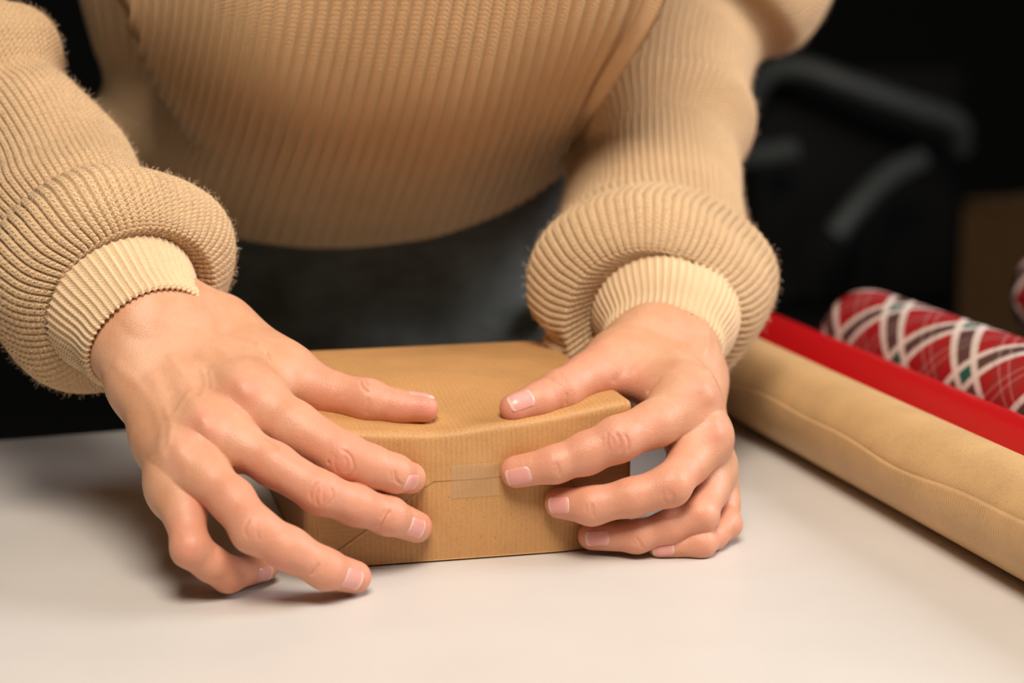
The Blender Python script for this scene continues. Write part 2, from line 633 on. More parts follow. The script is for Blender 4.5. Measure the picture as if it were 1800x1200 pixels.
# redness of the skin: (px, py, radius mm, amount)
RED_L = [(430, 686, 9, .55), (362, 750, 9, .6), (604, 808, 8, .75), (563, 868, 8, .75), (442, 932, 8, .55), (330, 968, 7, .7),
         (690, 845, 6, .4), (676, 912, 6, .5), (560, 1000, 6, .45), (742, 842, 6, .5), (752, 920, 6, .7), (645, 1010, 6, .8),
         (480, 990, 8, .9), (645, 690, 7, .35), (745, 718, 12, 1.0), (700, 732, 10, .75), (640, 735, 8, .5), (350, 890, 6, .6), (410, 985, 7, .5),
         (480, 700, 16, .25), (420, 800, 10, .25), (318, 810, 7, .3)]
RED_R = [(1088, 780, 8, .7), (978, 824, 6, .45), (890, 838, 6, .7), (900, 730, 10, 1.0), (950, 728, 9, .65), (975, 668, 7, .35),
         (1240, 690, 9, .45), (1256, 760, 8, .5), (1180, 870, 7, .6), (962, 870, 7, .8), (1000, 862, 7, .45), (1026, 930, 7, .8), (1060, 930, 6, .5),
         (1045, 900, 5, .35), (1236, 912, 7, .6), (1284, 920, 6, .6), (1100, 670, 10, .6), (1060, 690, 7, .6), (1150, 965, 6, .7),
         (1122, 950, 5, .4), (1180, 910, 8, .4), (1250, 830, 7, .35)]


def seg_dist(P, pts):
    d = np.full(len(P), 1.0)
    e = np.zeros(len(P))
    n = len(pts) - 1
    for i in range(n):
        a, b = pts[i], pts[i + 1]
        ab = b - a
        t = np.clip(((P - a) @ ab) / (ab @ ab + 1e-12), 0, 1)
        q = np.linalg.norm(P - a - t[:, None] * ab, axis=1)
        m = q < d
        d[m] = q[m]
        e[m] = (i + t[m]) / n
    return d, e


def relief(V, N, fld, rel):
    D = np.zeros(len(V))
    for pts, depth, wid in rel:
        P3 = fld.hits(pts)
        if len(P3) > 2:
            P3 = cr(P3, 4 * len(P3))
        lo, hi = P3.min(0) - wid * MM * 3.5, P3.max(0) + wid * MM * 3.5
        m = np.where(((V > lo) & (V < hi)).all(1))[0]
        if not len(m):
            continue
        d, e = seg_dist(V[m], P3)
        amp = depth * MM * (1.5 if depth < 0 else 1.1) * np.exp(-(d / (max(wid, .58) * MM)) ** 2)
        if depth < 0 and wid < 2:
            amp *= np.clip(np.minimum(e, 1 - e) * 5 + 0.15, 0, 1)
        D[m] += amp
    return V + N * D[:, None]


HVOX = 0.00058
parts_hand = []
for fld, fing, rel, wr in ((HAND_L, FING_L, REL_L, 'L'), (HAND_R, FING_R, REL_R, 'R')):
    pts = np.concatenate([np.array([p for pr in g[0] for p in (pr[0], pr[1])]) for g in fld.groups])
    lo, hi = pts.min(0) - 0.034, pts.max(0) + 0.034
    V, Fq = surface_nets(fld, lo, hi, HVOX)
    fnor = np.cross(V[Fq[:, 2]] - V[Fq[:, 0]], V[Fq[:, 3]] - V[Fq[:, 1]])
    N = np.zeros_like(V)
    for k in range(4):
        for c_ in range(3):
            N[:, c_] += np.bincount(Fq[:, k], fnor[:, c_], len(V))
    N /= np.maximum(np.linalg.norm(N, axis=1, keepdims=True), 1e-12)
    V = relief(V, N, fld, rel)
    parts_hand.append((V, Fq))

# the rest of the body, under the clothes
ARM_L = [(256, 590, .80), (190, 503, .825), (150, 440, .845), (95, 365, .87), (20, 255, .895), (-70, 150, .915), (-160, 70, .935),
         (-235, 0, .955), (-230, -170, .985), (-100, -400, 1.03), (100, -600, 1.08)]
ARM_R = [(1165, 612, .875), (1170, 560, .897), (1165, 500, .93), (1152, 430, .975), (1147, 330, 1.035), (1150, 220, 1.09), (1168, 110, 1.14),
         (1215, 10, 1.175), (1290, -120, 1.18), (1290, -330, 1.15), (1215, -560, 1.10)]
body = Field()
hipc = np.array([-.085, 1.24, -.02])
neck0, neck1 = np.array([-.075, 1.06, .44]), np.array([-.075, .99, .53])
shL, shR = at(*ARM_L[-1]), at(*ARM_R[-1])
tr = [(hipc + [-.05, 0, 0], hipc + [.05, 0, 0], .085, .085), (hipc + [-.03, 0, .02], hipc + [-.02, -.04, .16], .085, .075), (hipc + [.03, 0, .02], hipc + [.03, -.04, .16], .085, .075),
      (hipc + [0, -.04, .16], np.array([-.08, 1.08, .36]), .08, .075), (np.array([-.12, 1.07, .36]), np.array([-.03, 1.07, .36]), .07, .07),
      (shL, np.array([-.08, 1.07, .42]), .038, .06), (shR, np.array([-.08, 1.07, .42]), .038, .06), (neck0, neck1, .05, .045),
      # head bent over the work
      (neck1 + [0, -.02, .05], neck1 + [0, -.06, .13], .07, .078), (neck1 + [0, -.075, .02], neck1 + [0, -.10, .09], .045, .05),
      (neck1 + [0, -.145, .065], neck1 + [0, -.14, .095], .011, .008)]
for sx in (-1, 1):
    hp = hipc + [sx * .07, 0, -.03]
    kn = np.array([hipc[0] + sx * .085, 1.24, -.45])
    an = np.array([hipc[0] + sx * .09, 1.29, -.82])
    tr += [(hp, kn, .072, .05), (kn, an, .05, .034), (an + [0, .02, -.04], an + [0, -.12, -.05], .03, .024)]
for arm, k in ((ARM_L, 7), (ARM_R, 7)):
    e = at(*arm[k])
    tr += [(at(*arm[q]), at(*arm[q + 1]), .026 + .001 * q, .027 + .001 * q) for q in range(2, k)] + [ (e, at(*arm[k + 2]), .034, .038), (at(*arm[k + 2]), at(*arm[-1]), .038, .038)]
body.add(tr, 0.03)
pts = np.array([p for pr in body.groups[0][0] for p in (pr[0], pr[1])])
# evaluate with an unlimited neighbourhood (large radii)
VB, FB = surface_nets(body, pts.min(0) - .11, pts.max(0) + .11, 0.006, 1)


def temp_obj(V, Fq):
    o = mesh_np('tmp', V, Fq)
    return o


skin = temp_obj(VB, FB)
tools = [temp_obj(*ph) for ph in parts_hand]
n_expect = sum(len(p[0]) for p in parts_hand) * 0.8
for tmesh in tools:
    md = skin.modifiers.new('join', 'BOOLEAN')
    md.operation = 'UNION'
    md.solver = 'MANIFOLD'
    md.object = tmesh
dg = bpy.context.evaluated_depsgraph_get()
me = bpy.data.meshes.new_from_object(skin.evaluated_get(dg))
if len(me.vertices) < n_expect:
    skin.modifiers.clear()
    for tmesh in tools:
        md = skin.modifiers.new('join', 'BOOLEAN')
        md.operation = 'UNION'
        md.solver = 'EXACT'
        md.object = tmesh
    dg = bpy.context.evaluated_depsgraph_get()
    me = bpy.data.meshes.new_from_object(skin.evaluated_get(dg))
for o in tools + [skin]:
    m0 = o.data
    bpy.data.objects.remove(o)
    bpy.data.meshes.remove(m0)
me.name = 'person'
me.polygons.foreach_set('use_smooth', np.ones(len(me.polygons), bool))
person = link(bpy.data.objects.new('person', me))
tag(person, 'person in beige ribbed knit sweater bending over the table, both hands pressing the wrapped box', 'person')
BV = np.empty(len(me.vertices) * 3, np.float32)
me.vertices.foreach_get('co', BV)
BV = BV.reshape(-1, 3)
low = (BV[:, 2] < .0004) & (BV[:, 2] > -.004) & (BV[:, 1] < .9)
BV[low, 2] = .0004
me.vertices.foreach_set('co', np.ascontiguousarray(BV).ravel())
red = np.zeros(len(BV), np.float32)
for fld, spots in ((HAND_L, RED_L), (HAND_R, RED_R)):
    P3 = fld.hits([s[:2] for s in spots])
    for p, s in zip(P3, spots):
        m = np.where((np.abs(BV - p) < s[2] * MM * 3).all(1))[0]
        d = np.linalg.norm(BV[m] - p, axis=1) / (s[2] * MM * 1.25)
        red[m] = np.maximum(red[m], 0.82 * s[3] * np.exp(-d ** 2 * 1.2)).astype(np.float32)
# the fingers are a little pinker than the back of the hand
for fing in (FING_L, FING_R):
    for P, R in fing.values():
        Pm = np.array(P)
        lo, hi = Pm.min(0) - .014, Pm.max(0) + .014
        m = np.where(((BV > lo) & (BV < hi)).all(1))[0]
        d, e = seg_dist(BV[m], Pm)
        red[m] = np.maximum(red[m], 0.36 * smoothstep(.05, .35, e) * smoothstep(.016, .009, d)).astype(np.float32)
a = me.attributes.new('red', 'FLOAT', 'POINT')
a.data.foreach_set('value', red)

# skin material
t = NT('skin')
o = t.obj()
n1 = t.noise(55, 4, 0.6, o)
n2 = t.noise(220, 3, 0.6, o)
n3 = t.noise(900, 3, 0.7, o)
c = t.ramp(n1, [(0.3, (.58, .285, .155)), (0.7, (.66, .365, .225))])
r = t.math('MULTIPLY', t.attr('red').outputs['Fac'], t.math('ADD', 0.75, t.math('MULTIPLY', n2, 0.5)))
c = t.mix(r, c, (.70, .255, .185))
c = t.mix(t.math('MULTIPLY', t.math('GREATER_THAN', t.noise(140, 1, 0.5, o), 0.80), 0.25), c, (.40, .16, .08))
vor = t.n('ShaderNodeTexVoronoi', feature='DISTANCE_TO_EDGE', i_Scale=900.0)
t.l(o, vor.inputs['Vector'])
h = t.math('ADD', t.math('MULTIPLY', t.math('MINIMUM', vor.outputs['Distance'], 0.25), 1.6), t.math('MULTIPLY', n3, 0.4))
nb = t.bump(h, 0.4, 0.0003)
nb = t.bump(n2, 0.25, 0.0008, nb)
t.set(Base_Color=c, Roughness=t.ramp(n2, [(0.3, (.38,) * 3), (0.7, (.50,) * 3)]), Normal=nb, Subsurface_Weight=0.22, Subsurface_Scale=0.0025, Specular_IOR_Level=0.4)
t.b.inputs['Subsurface Radius'].default_value = (1.0, 0.35, 0.2)
me.materials.clear()
me.materials.append(t.m)

# nails
t = NT('nail')
uvn = t.n('ShaderNodeSeparateXYZ')
t.l(t.uv(), uvn.inputs[0])
c = t.ramp(uvn.outputs[1], [(0.0, (.78, .50, .42)), (0.12, (.72, .34, .29)), (0.84, (.71, .33, .285)), (0.90, (.76, .48, .39)), (1.0, (.80, .55, .45))])
t.set(Base_Color=c, Roughness=0.28, Subsurface_Weight=0.2, Subsurface_Scale=0.002, Specular_IOR_Level=0.5)
NAIL = t.m


def fingernail(fld, fing, finger, spot, width, length, axis_shift=0.0, dorsal=None):
    P, R = fing[finger]
    full, fld = fld, Field()
    fld.add([(P[i], P[i + 1], R[i], R[i + 1]) for i in range(len(P) - 1)], 0.0035)
    ax = nrm(P[-1] - P[-3] if finger != 'thumb' else P[-1] - P[-2])
    if dorsal is None:
        c0 = fld.hit(*spot)
        nn = fld.grad(c0[None])[0]
    else:
        nn = nrm(dorsal)
        b = P[-1] - ax * axis_shift
        c0 = fld.march(b + nn * .02, -nn, 0.0, 0.03)[0]
        nn = nrm(fld.grad(c0[None])[0] + nn)
    tt = nrm(ax - nn * (ax @ nn))
    ss = np.cross(tt, nn)
    nu, nv = 15, 17
    u = np.linspace(-1, 1, nu)
    v = np.linspace(0, 1, nv)
    Ug, Vg = np.meshgrid(u, v)
    lo, hi = 0.16 * np.abs(Ug) ** 2.5, 1 - 0.13 * np.abs(Ug) ** 3
    vv = lo + (hi - lo) * Vg
    ang = Ug * 0.75
    wd = width * MM / 2
    dirs = (np.cos(ang)[..., None] * nn + np.sin(ang)[..., None] * ss)
    lift = np.tan(0.75) * 0
    org = c0 + ss * (np.sin(ang) / np.sin(0.75) * wd)[..., None] + tt * ((vv - .5) * length * MM)[..., None] + dirs * 0.006
    hit = fld.march(org.reshape(-1, 3), -dirs.reshape(-1, 3), 0.0, 0.013).reshape(nv, nu, 3)
    # keep the plate smooth: blend the landing points along the finger
    for _ in range(6):
        hit[1:-1] = (hit[:-2] + 2 * hit[1:-1] + hit[2:]) / 4
    off = 0.00042 * (1 - np.abs(Ug) ** 4) * smoothstep(0, .2, Vg) + 0.00005
    top = hit + dirs * off[..., None]
    bot = hit - dirs * 0.0008
    V = np.concatenate([top.reshape(-1, 3), bot.reshape(-1, 3)])
    F1 = grid_faces(nv, nu)
    n = nu * nv
    ring = [i for i in range(nu)] + [nu * k + nu - 1 for k in range(1, nv)] + [nu * (nv - 1) + k for k in range(nu - 2, -1, -1)] + [nu * k for k in range(nv - 2, 0, -1)]
    F2 = np.array([(ring[i], ring[(i + 1) % len(ring)], ring[(i + 1) % len(ring)] + n, ring[i] + n) for i in range(len(ring))])
    uv = np.stack([Ug.ravel() * .5 + .5, Vg.ravel()], 1)
    uv = np.concatenate([uv, uv])
    return mesh_np('fingernail', V, np.concatenate([F1[:, ::-1], F1 + n, F2]), NAIL, person, True, uv)


fingernail(HAND_L, FING_L, 'index', (724, 850), 9.0, 9.5)
fingernail(HAND_L, FING_L, 'middle', (733, 929), 10.5, 10.5)
fingernail(HAND_L, FING_L, 'ring', (621, 1019), 10.5, 10.5)
fingernail(HAND_L, FING_L, 'little', (466, 1010), 8.0, 9.0)
fingernail(HAND_L, FING_L, 'thumb', None, 10.5, 11.5, 0.001, (0, .30, .95))
fingernail(HAND_R, FING_R, 'thumb', (916, 702), 11.0, 11.5)
fingernail(HAND_R, FING_R, 'index', (911, 838), 9.5, 11.5)
fingernail(HAND_R, FING_R, 'middle', (982, 888), 9.0, 10.5)
fingernail(HAND_R, FING_R, 'ring', (1050, 946), 8.5, 10.5)
fingernail(HAND_R, FING_R, 'little', (1166, 967), 7.0, 9.5)
# ------------------------------------------------------------------ knitwear
WOOL = (.71, .49, .28)
KNIT = mat_knit('beige_wool', WOOL)
KNIT_BODY = mat_knit('beige_wool_body', WOOL, 0.0005, 0.0004)
KNIT_CUFF = mat_knit('beige_wool_cuff', (.74, .53, .32), 0.0006, 0.0003)


def knit(name, P, nribs, amp, row, mat, parent, groove=3.0, u0=0.0, taper=0.0):
    """P (nv,nu,3) smooth tube closed in u -> ribbed mesh"""
    nv, nu = P.shape[:2]
    du = np.roll(P, -1, 1) - np.roll(P, 1, 1)
    dv = np.gradient(P, axis=0)
    N = np.cross(du, dv)
    N /= np.maximum(np.linalg.norm(N, axis=2, keepdims=True), 1e-9)
    cen = P.mean(1, keepdims=True)
    U = np.arange(nu) / nu * nribs + u0
    f = np.abs((U % 1.0) - 0.5) * 2          # 0 on the rib, 1 in the groove
    hgt = -(f ** groove)
    seg = np.linalg.norm(np.diff(P, axis=0), axis=2).mean(1)
    Vr = np.concatenate([[0], np.cumsum(seg)]) / row
    tap = np.ones(nv) if not taper else 0.3 + 0.7 * smoothstep(0, taper, Vr * row)
    Q = P + N * (hgt[None, :] * amp * tap[:, None])[..., None]
    # close the u seam with a duplicate column so the UV map runs on
    Q = np.concatenate([Q, Q[:, :1]], 1)
    uv = np.stack(np.broadcast_arrays(np.append(U, U[0] + nribs)[None, :], Vr[:, None]), -1)
    return mesh_np(name, Q.reshape(-1, 3), grid_faces(nv, nu + 1), mat, parent, True, uv.reshape(-1, 2))


# --- torso: loops given by the place of their front edge, back half rounded off behind
rows = [
    ([(985, 287), (958, 328), (880, 374), (770, 413), (650, 432), (540, 434), (430, 420), (330, 392), (230, 345), (140, 285)], 1.10, .004, .10),
    ([(1010, 212), (988, 240), (912, 278), (804, 315), (684, 330), (571, 330), (462, 315), (356, 283), (245, 240), (150, 180)], 1.00, 0, .16),
    ([(1062, 130), (1035, 140), (955, 168), (842, 200), (720, 216), (607, 217), (500, 203), (392, 172), (265, 125), (110, 70)], .935, 0, .20),
    ([(1148, 0), (1105, 0), (1005, 0), (888, 0), (767, 0), (655, 0), (545, 0), (425, -10), (280, -30), (70, -70)], .895, 0, .22),
    ([(1225, -230), (1165, -240), (1050, -250), (925, -255), (800, -258), (690, -258), (575, -255), (440, -250), (270, -245), (50, -240)], .88, 0, .24),
    ([(1215, -540), (1150, -560), (1030, -570), (910, -560), (790, -550), (680, -550), (570, -560), (430, -570), (270, -560), (120, -540)], .955, 0, .2),
    ([(860, -760), (830, -740), (780, -720), (730, -710), (680, -705), (630, -705), (580, -710), (530, -720), (490, -740), (470, -760)], 1.00, 0, .1),
]
EDGE = np.array([.04, .026, .014, .004, 0, 0, .006, .02, .05, .085])
loops = []
for px, Y, _, depth in rows:
    k = 0.45 if Y == 1.00 and px[0][1] < -700 else 1.0
    fr = [at(x, y, Y + e * k) for (x, y), e in zip(px, EDGE)]
    a, b = fr[-1], fr[0]
    bk = []
    for i in range(1, 8):
        s = i / 8
        bk.append(a + (b - a) * s + np.array([0, depth * math.sin(math.pi * s) ** .7 + .02, .06 * math.sin(math.pi * s)]))
    loops.append(fr + bk)
loops = np.array(loops)
NR_T = 140
nu = NR_T * 8
tv = cr(loops, 0, ts=np.concatenate([np.linspace(0, 4.2 / 6, 250), np.linspace(4.3 / 6, 1, 30)]))
cols = cr(tv.transpose(1, 0, 2), nu, closed=True).transpose(1, 0, 2)
# spread columns evenly along the loop at chest height, so ribs keep one gauge
ref = cols[130]
seg = np.linalg.norm(np.roll(ref, -1, 0) - ref, axis=1)
cum = np.concatenate([[0], np.cumsum(seg)])
tu = np.interp(np.arange(nu) / nu * cum[-1], cum, np.arange(nu + 1)) / nu
cols = cr(tv.transpose(1, 0, 2), nu, closed=True, ts=tu).transpose(1, 0, 2)
# the chest hangs forward over the side: a deep fold on the viewer's left
px, py = project(cols)
fold = np.array([(190, -260), (205, -120), (228, 0), (262, 90), (300, 160), (345, 225), (385, 265), (430, 330), (470, 420)], float)
fx = np.interp(py, fold[:, 1], fold[:, 0])
left_of = smoothstep(6, 46, fx - px)
fade = 1 - smoothstep(120, 330, py)
front = smoothstep(1.17, 1.05, cols[..., 1])
cols[..., 1] += 0.085 * left_of * fade * front
# soft slack waves of the hanging cloth
sl = np.sin(px / 95.0 + py / 210.0) * 0.0025 + np.sin(px / 47.0 - py / 330.0 + 1.3) * 0.0012
cols[..., 1] += sl * front * smoothstep(-300, 0, py)
sweater = knit('sweater', cols, NR_T, 0.0044, 0.0020, KNIT_BODY, person, 4.5, 0.0, .03)
fuzz_torso = cols[:, :int(nu * .62)]
# turned-in hem
h0 = cols[0]
ins = h0 + (h0.mean(0) - h0) * 0.05 + [0, .006, .012]
knit('hem', cr(np.stack([h0, h0 + (h0.mean(0) - h0) * 0.02 + [0, .002, -.001], ins]), 9), NR_T, 0.0008, 0.003, KNIT, sweater)


FUZZ = NT('wool_fibre')
FUZZ.set(Base_Color=(.70, .52, .34), Roughness=0.9)


def fuzz(P, count, lmin=.0012, lmax=.0038):
    """loose fibres standing off the wool"""
    du = np.roll(P, -1, 1) - np.roll(P, 1, 1)
    dv = np.gradient(P, axis=0)
    N = np.cross(du, dv)
    ar = np.linalg.norm(N, axis=2)
    N /= np.maximum(ar[..., None], 1e-12)
    k = RNG.choice(ar.size, count, p=(ar / ar.sum()).ravel())
    p0 = P.reshape(-1, 3)[k] + RNG.normal(size=(count, 3)) * .0008
    n0 = N.reshape(-1, 3)[k]
    p0 -= n0 * .0006
    rd = RNG.normal(size=(count, 3))
    L = RNG.uniform(lmin, lmax, count)[:, None]
    d1 = n0 * RNG.uniform(.3, 1.0, (count, 1)) + rd * .55
    d1 /= np.linalg.norm(d1, axis=1, keepdims=True)
    d2 = d1 + RNG.normal(size=(count, 3)) * .8
    d2 /= np.linalg.norm(d2, axis=1, keepdims=True)
    d3 = d2 + RNG.normal(size=(count, 3)) * .9
    d3 /= np.linalg.norm(d3, axis=1, keepdims=True)
    pts = np.stack([p0, p0 + d1 * L * .4, p0 + (d1 * .4 + d2 * .35) * L, p0 + (d1 * .4 + d2 * .35 + d3 * .3) * L], 1)
    hc = bpy.data.hair_curves.new('wool_fuzz')
    hc.add_curves([4] * count)
    hc.attributes['position'].data.foreach_set('vector', pts.astype(np.float32).ravel())
    ra = hc.attributes.get('radius') or hc.attributes.new('radius', 'FLOAT', 'POINT')
    ra.data.foreach_set('value', np.tile(np.array([.00005, .00005, .00004, .00002], np.float32), count))
    hc.materials.append(FUZZ.m)
    return tag(link(bpy.data.objects.new('wool_fuzz', hc), sweater), kind='stuff')


def axis_frames(arm, ref, n=600):
    A = cr(np.array([at(*a) for a in arm]), n)
    for _ in range(20):
        A[1:-1] = (A[:-2] + 2 * A[1:-1] + A[2:]) / 4
    T = np.gradient(A, axis=0)
    T /= np.linalg.norm(T, axis=1, keepdims=True)
    S = np.concatenate([[0], np.cumsum(np.linalg.norm(np.diff(A, axis=0), axis=1))])
    return A, T, S


def tube(arm, ref, prof, nu, nv, squash=1.0, droop=None, wob=None, hang=0.0, side=0.0, tilt=0.0):
    A, T, S = axis_frames(arm, ref)
    pr = cr(np.array(prof), nv)
    s, r = pr[:, 0], pr[:, 1]
    C = np.stack([np.interp(s, S, A[:, i]) for i in range(3)], 1)
    Tn = np.stack([np.interp(s, S, T[:, i]) for i in range(3)], 1)
    neg = s < 0
    C[neg] += T[0] * s[neg][:, None]
    Tn /= np.linalg.norm(Tn, axis=1, keepdims=True)
    e1 = ref[None] - Tn * (Tn @ ref)[:, None]
    e1 /= np.linalg.norm(e1, axis=1, keepdims=True)
    e2 = np.cross(Tn, e1)
    th = np.arange(nu) / nu * 2 * math.pi
    R = np.repeat(r[:, None], nu, 1)
    if wob is not None:
        R = R * (1 + wob(s[:, None], th[None, :], r[:, None]))
    P = C[:, None] + R[..., None] * (np.cos(th)[None, :, None] * e1[:, None] + squash * np.sin(th)[None, :, None] * e2[:, None])
    if hang or side:
        # the slack puff rides up on the back of the wrist and hangs down round its other sides
        E = EYE - C
        E = E - Tn * (E * Tn).sum(1, keepdims=True)
        E /= np.linalg.norm(E, axis=1, keepdims=True)
        face = np.cos(th)[None] * (e1 * E).sum(1)[:, None] + np.sin(th)[None] * (e2 * E).sum(1)[:, None]
        mask = smoothstep(.0343, .0385, r) * (1 - smoothstep(.048, .070, s))
        P -= Tn[:, None] * (hang * mask[:, None] * (1 - face) / 2 * (1 - tilt * np.cos(th))[None])[..., None]
        P += e1[:, None] * (side * mask)[:, None, None]
    if droop is not None:
        P[..., 2] -= droop(s, r)[:, None]
    return P


def wob_l(s, th, r):
    puff = smoothstep(.036, .05, r) * (1 - smoothstep(.055, .075, s))
    up = smoothstep(.07, .09, s)
    return (0.025 * np.sin(3 * th + 1.0) + 0.018 * np.sin(5 * th + 40 * s)) * puff + up * (0.035 * np.sin(2 * th + 70 * s) + 0.02 * np.sin(5 * th - 90 * s + 1))


def wob_r(s, th, r):
    puff = smoothstep(.036, .05, r) * (1 - smoothstep(.06, .08, s))
    up = smoothstep(.075, .1, s)
    # a slanting ridge of slack cloth half way up the forearm
    w_ = np.clip(0.55 + 0.6 * np.cos(th - th_face - .3), 0, 1)
    ridge = w_ * (0.13 * np.exp(-((s - .218 - .014 * np.cos(th)) / .013) ** 2) - 0.08 * np.exp(-((s - .190 - .014 * np.cos(th)) / .012) ** 2))
    pinch = -0.13 * np.exp(-((np.mod(th - th_face + math.pi, 2 * math.pi) - math.pi + sg_face * 1.75) / .16) ** 2) * puff
    left = 0.22 * np.exp(-((s - .080) / .016) ** 2) * np.clip(-np.cos(th - .25), 0, 1) ** 1.5
    return left + (0.03 * np.sin(3 * th + 2.0) + 0.02 * np.sin(5 * th + 40 * s)) * puff + pinch + up * (0.02 * np.sin(3 * th + 40 * s) + ridge)


PROF_L = [(.027, .0345), (.0262, .0375), (.0285, .0425), (.034, .0485), (.040, .0530), (.048, .0565), (.055, .0570), (.0610, .0530), (.0645, .0445), (.0665, .0375), (.0695, .0375),
          (.075, .0420), (.098, .0445), (.125, .0435), (.148, .0430), (.160, .0405), (.168, .0450), (.178, .0520), (.190, .0520), (.200, .045), (.22, .046), (.26, .052), (.32, .058), (.40, .066), (.46, .072)]
PROF_R = [(.027, .0345), (.0262, .038), (.0285, .0435), (.034, .0505), (.041, .0565), (.050, .0605), (.058, .0605), (.0655, .056), (.070, .0500), (.0745, .0470),
          (.095, .049), (.13, .0495), (.16, .049), (.19, .0495), (.22, .052), (.25, .0545), (.28, .0545), (.31, .0525), (.335, .052), (.352, .060), (.370, .069), (.39, .070), (.41, .063), (.45, .065), (.52, .072), (.58, .075)]
REF_L, REF_R = nrm(LAT_L), nrm(np.array([1.0, 0, 0]))
dro = lambda s, r: 0.003 * smoothstep(.038, .052, r) * (1 - smoothstep(.05, .08, s))
for arm, ref, prof, wb, cuff_r, nr, sd, hg, tl in ((ARM_L, REF_L, PROF_L, wob_l, .0290, 80, .005, .013, .1), (ARM_R, REF_R, PROF_R, wob_r, .0275, 78, -.010, .016, .75)):
    E0 = EYE - at(*arm[1])
    T0 = nrm(at(*arm[2]) - at(*arm[0]))
    e1_ = nrm(ref - T0 * (ref @ T0))
    th_face = math.atan2(E0 @ np.cross(T0, e1_), E0 @ e1_)
    sg_face = 1.0 if math.sin(th_face) > 0 else -1.0
    sg_face = -sg_face
    P = tube(arm, ref, prof, nr * 8, 330, 0.96, dro, wb, hg, sd, tl)
    knit('sleeve', P, nr, 0.0023, 0.0024, KNIT, sweater, 4.0)
    fuzz(P[:280], 22000)
    cp = [(.034, .034), (.027, .0355), (.018, .0335), (.008, cuff_r + .0012), (.001, cuff_r + .0004), (-.0012, cuff_r - .0006), (.0, cuff_r - .002), (.010, cuff_r - .0018)]
    P = tube(arm, ref, cp, 58 * 8, 90, 0.94)
    knit('cuff', P, 58, 0.0011, 0.0016, KNIT_CUFF, sweater, 1.6)

# --- trousers
tf = Field()
pr = [(hipc + [-.055, 0, 0.0], hipc + [.055, 0, 0.0], .105, .105), (hipc + [-.05, -.01, .06], hipc + [.05, -.01, .06], .09, .09), (hipc + [-.04, -.03, .12], hipc + [.04, -.03, .12], .085, .085)]
for sx in (-1, 1):
    hp = hipc + [sx * .078, 0, -.03]
    kn = np.array([hipc[0] + sx * .09, 1.23, -.45])
    an = np.array([hipc[0] + sx * .095, 1.29, -.83])
    pr += [(hp, kn, .095, .075), (kn, an, .075, .062)]
for k in range(9):
    a0 = hipc + [RNG.uniform(-.13, .12), -.10 + RNG.uniform(-.005, .006), RNG.uniform(-.08, .08)]
    pr.append((a0, a0 + [RNG.uniform(.04, .09), -.002, RNG.uniform(-.03, .05)], .010, .006))
tf.add(pr, 0.022)
pts = np.array([p for q in pr for p in (q[0], q[1])])
VT, FT = surface_nets(tf, pts.min(0) - .12, pts.max(0) + .12, 0.005, 1)
DENIM = NT('dark_denim')
o = DENIM.obj()
wv = DENIM.noise(26, 4, 0.6, o)
c = DENIM.ramp(wv, [(0.35, (.21, .225, .185)), (0.7, (.34, .37, .35))])
mp = DENIM.n('ShaderNodeMapping')
mp.inputs['Rotation'].default_value = (0, math.radians(-25), 0)
mp.inputs['Scale'].default_value = (9, 14, 34)
DENIM.l(o, mp.inputs['Vector'])
fold_v = mp.outputs[0]
tw = DENIM.n('ShaderNodeTexWave', i_Scale=420.0, i_Distortion=2.0)
tw.wave_type = 'BANDS'
tw.bands_direction = 'DIAGONAL'
DENIM.l(o, tw.inputs[0])
DENIM.set(Base_Color=c, Roughness=0.85, Normal=DENIM.bump(DENIM.math('ADD', DENIM.math('MULTIPLY', tw.outputs['Fac'], .05), DENIM.noise(1.0, 3, .55, fold_v)), 1.0, .05))
mesh_np('trousers', VT, FT, DENIM.m, person)
SHOE = mat_plain('black_leather', (.015, .014, .013), 0.5)
for sx in (-1, 1):
    sf = Field()
    an = np.array([hipc[0] + sx * .09, 1.29, -.82])
    sf.add([(an + [0, .02, -.035], an + [0, -.13, -.042], .042, .033), (an, an + [0, 0, -.04], .045, .045)], .03)
    Vs, Fs = surface_nets(sf, an - [.08, .2, .1], an + [.08, .1, .08], .005, 1)
    Vs[:, 2] = np.maximum(Vs[:, 2], -.9 + .001)
    mesh_np('shoe', Vs, Fs, SHOE, person)
HAIR = mat_plain('brown_hair', (.06, .03, .015), 0.5)
hf = Field()
hf.add([(neck1 + [0, .0, .07], neck1 + [0, -.035, .15], .082, .084), (neck1 + [0, .03, .04], neck1 + [0, .02, -.03], .07, .05)], .03)
Vh, Fh = surface_nets(hf, neck1 - [.14, .18, .16], neck1 + [.14, .16, .28], .005, 1)
mesh_np('hair', Vh, Fh, HAIR, person)

# ------------------------------------------------------------------ gift box
KRAFT_BOX = mat_kraft('kraft_wrap', (.51, .27, .102), tuple(BW), 0.0022, 0.00010, .5)
KRAFT_SIDE = mat_kraft('kraft_wrap_side_grain', (.51, .27, .102), (0, 0, 1), 0.0022, 0.00010, .5)
SAGX = np.array([-.10, -.0866, -.065, -.03, -.01, .012, .031, .0522, .06])
SAGZ = np.array([.0625, .0615, .0588, .0560, .0585, .0600, .0632, .0667, .0667])


def box_top(P):
    """height of the slack paper over the lid; P world xy"""
    rel = P - BOX_FL
    u, d = rel @ BW, rel @ BD
    x = BOX_FL[0] + u * BW[0]
    z = np.interp(x, SAGX, SAGZ)
    # smooth the table
    z = (z + np.interp(x - .008, SAGX, SAGZ) + np.interp(x + .008, SAGX, SAGZ)) / 3
    return BOX_HT - (BOX_HT - z) * np.exp(-(np.maximum(d, 0) / .042) ** 2)


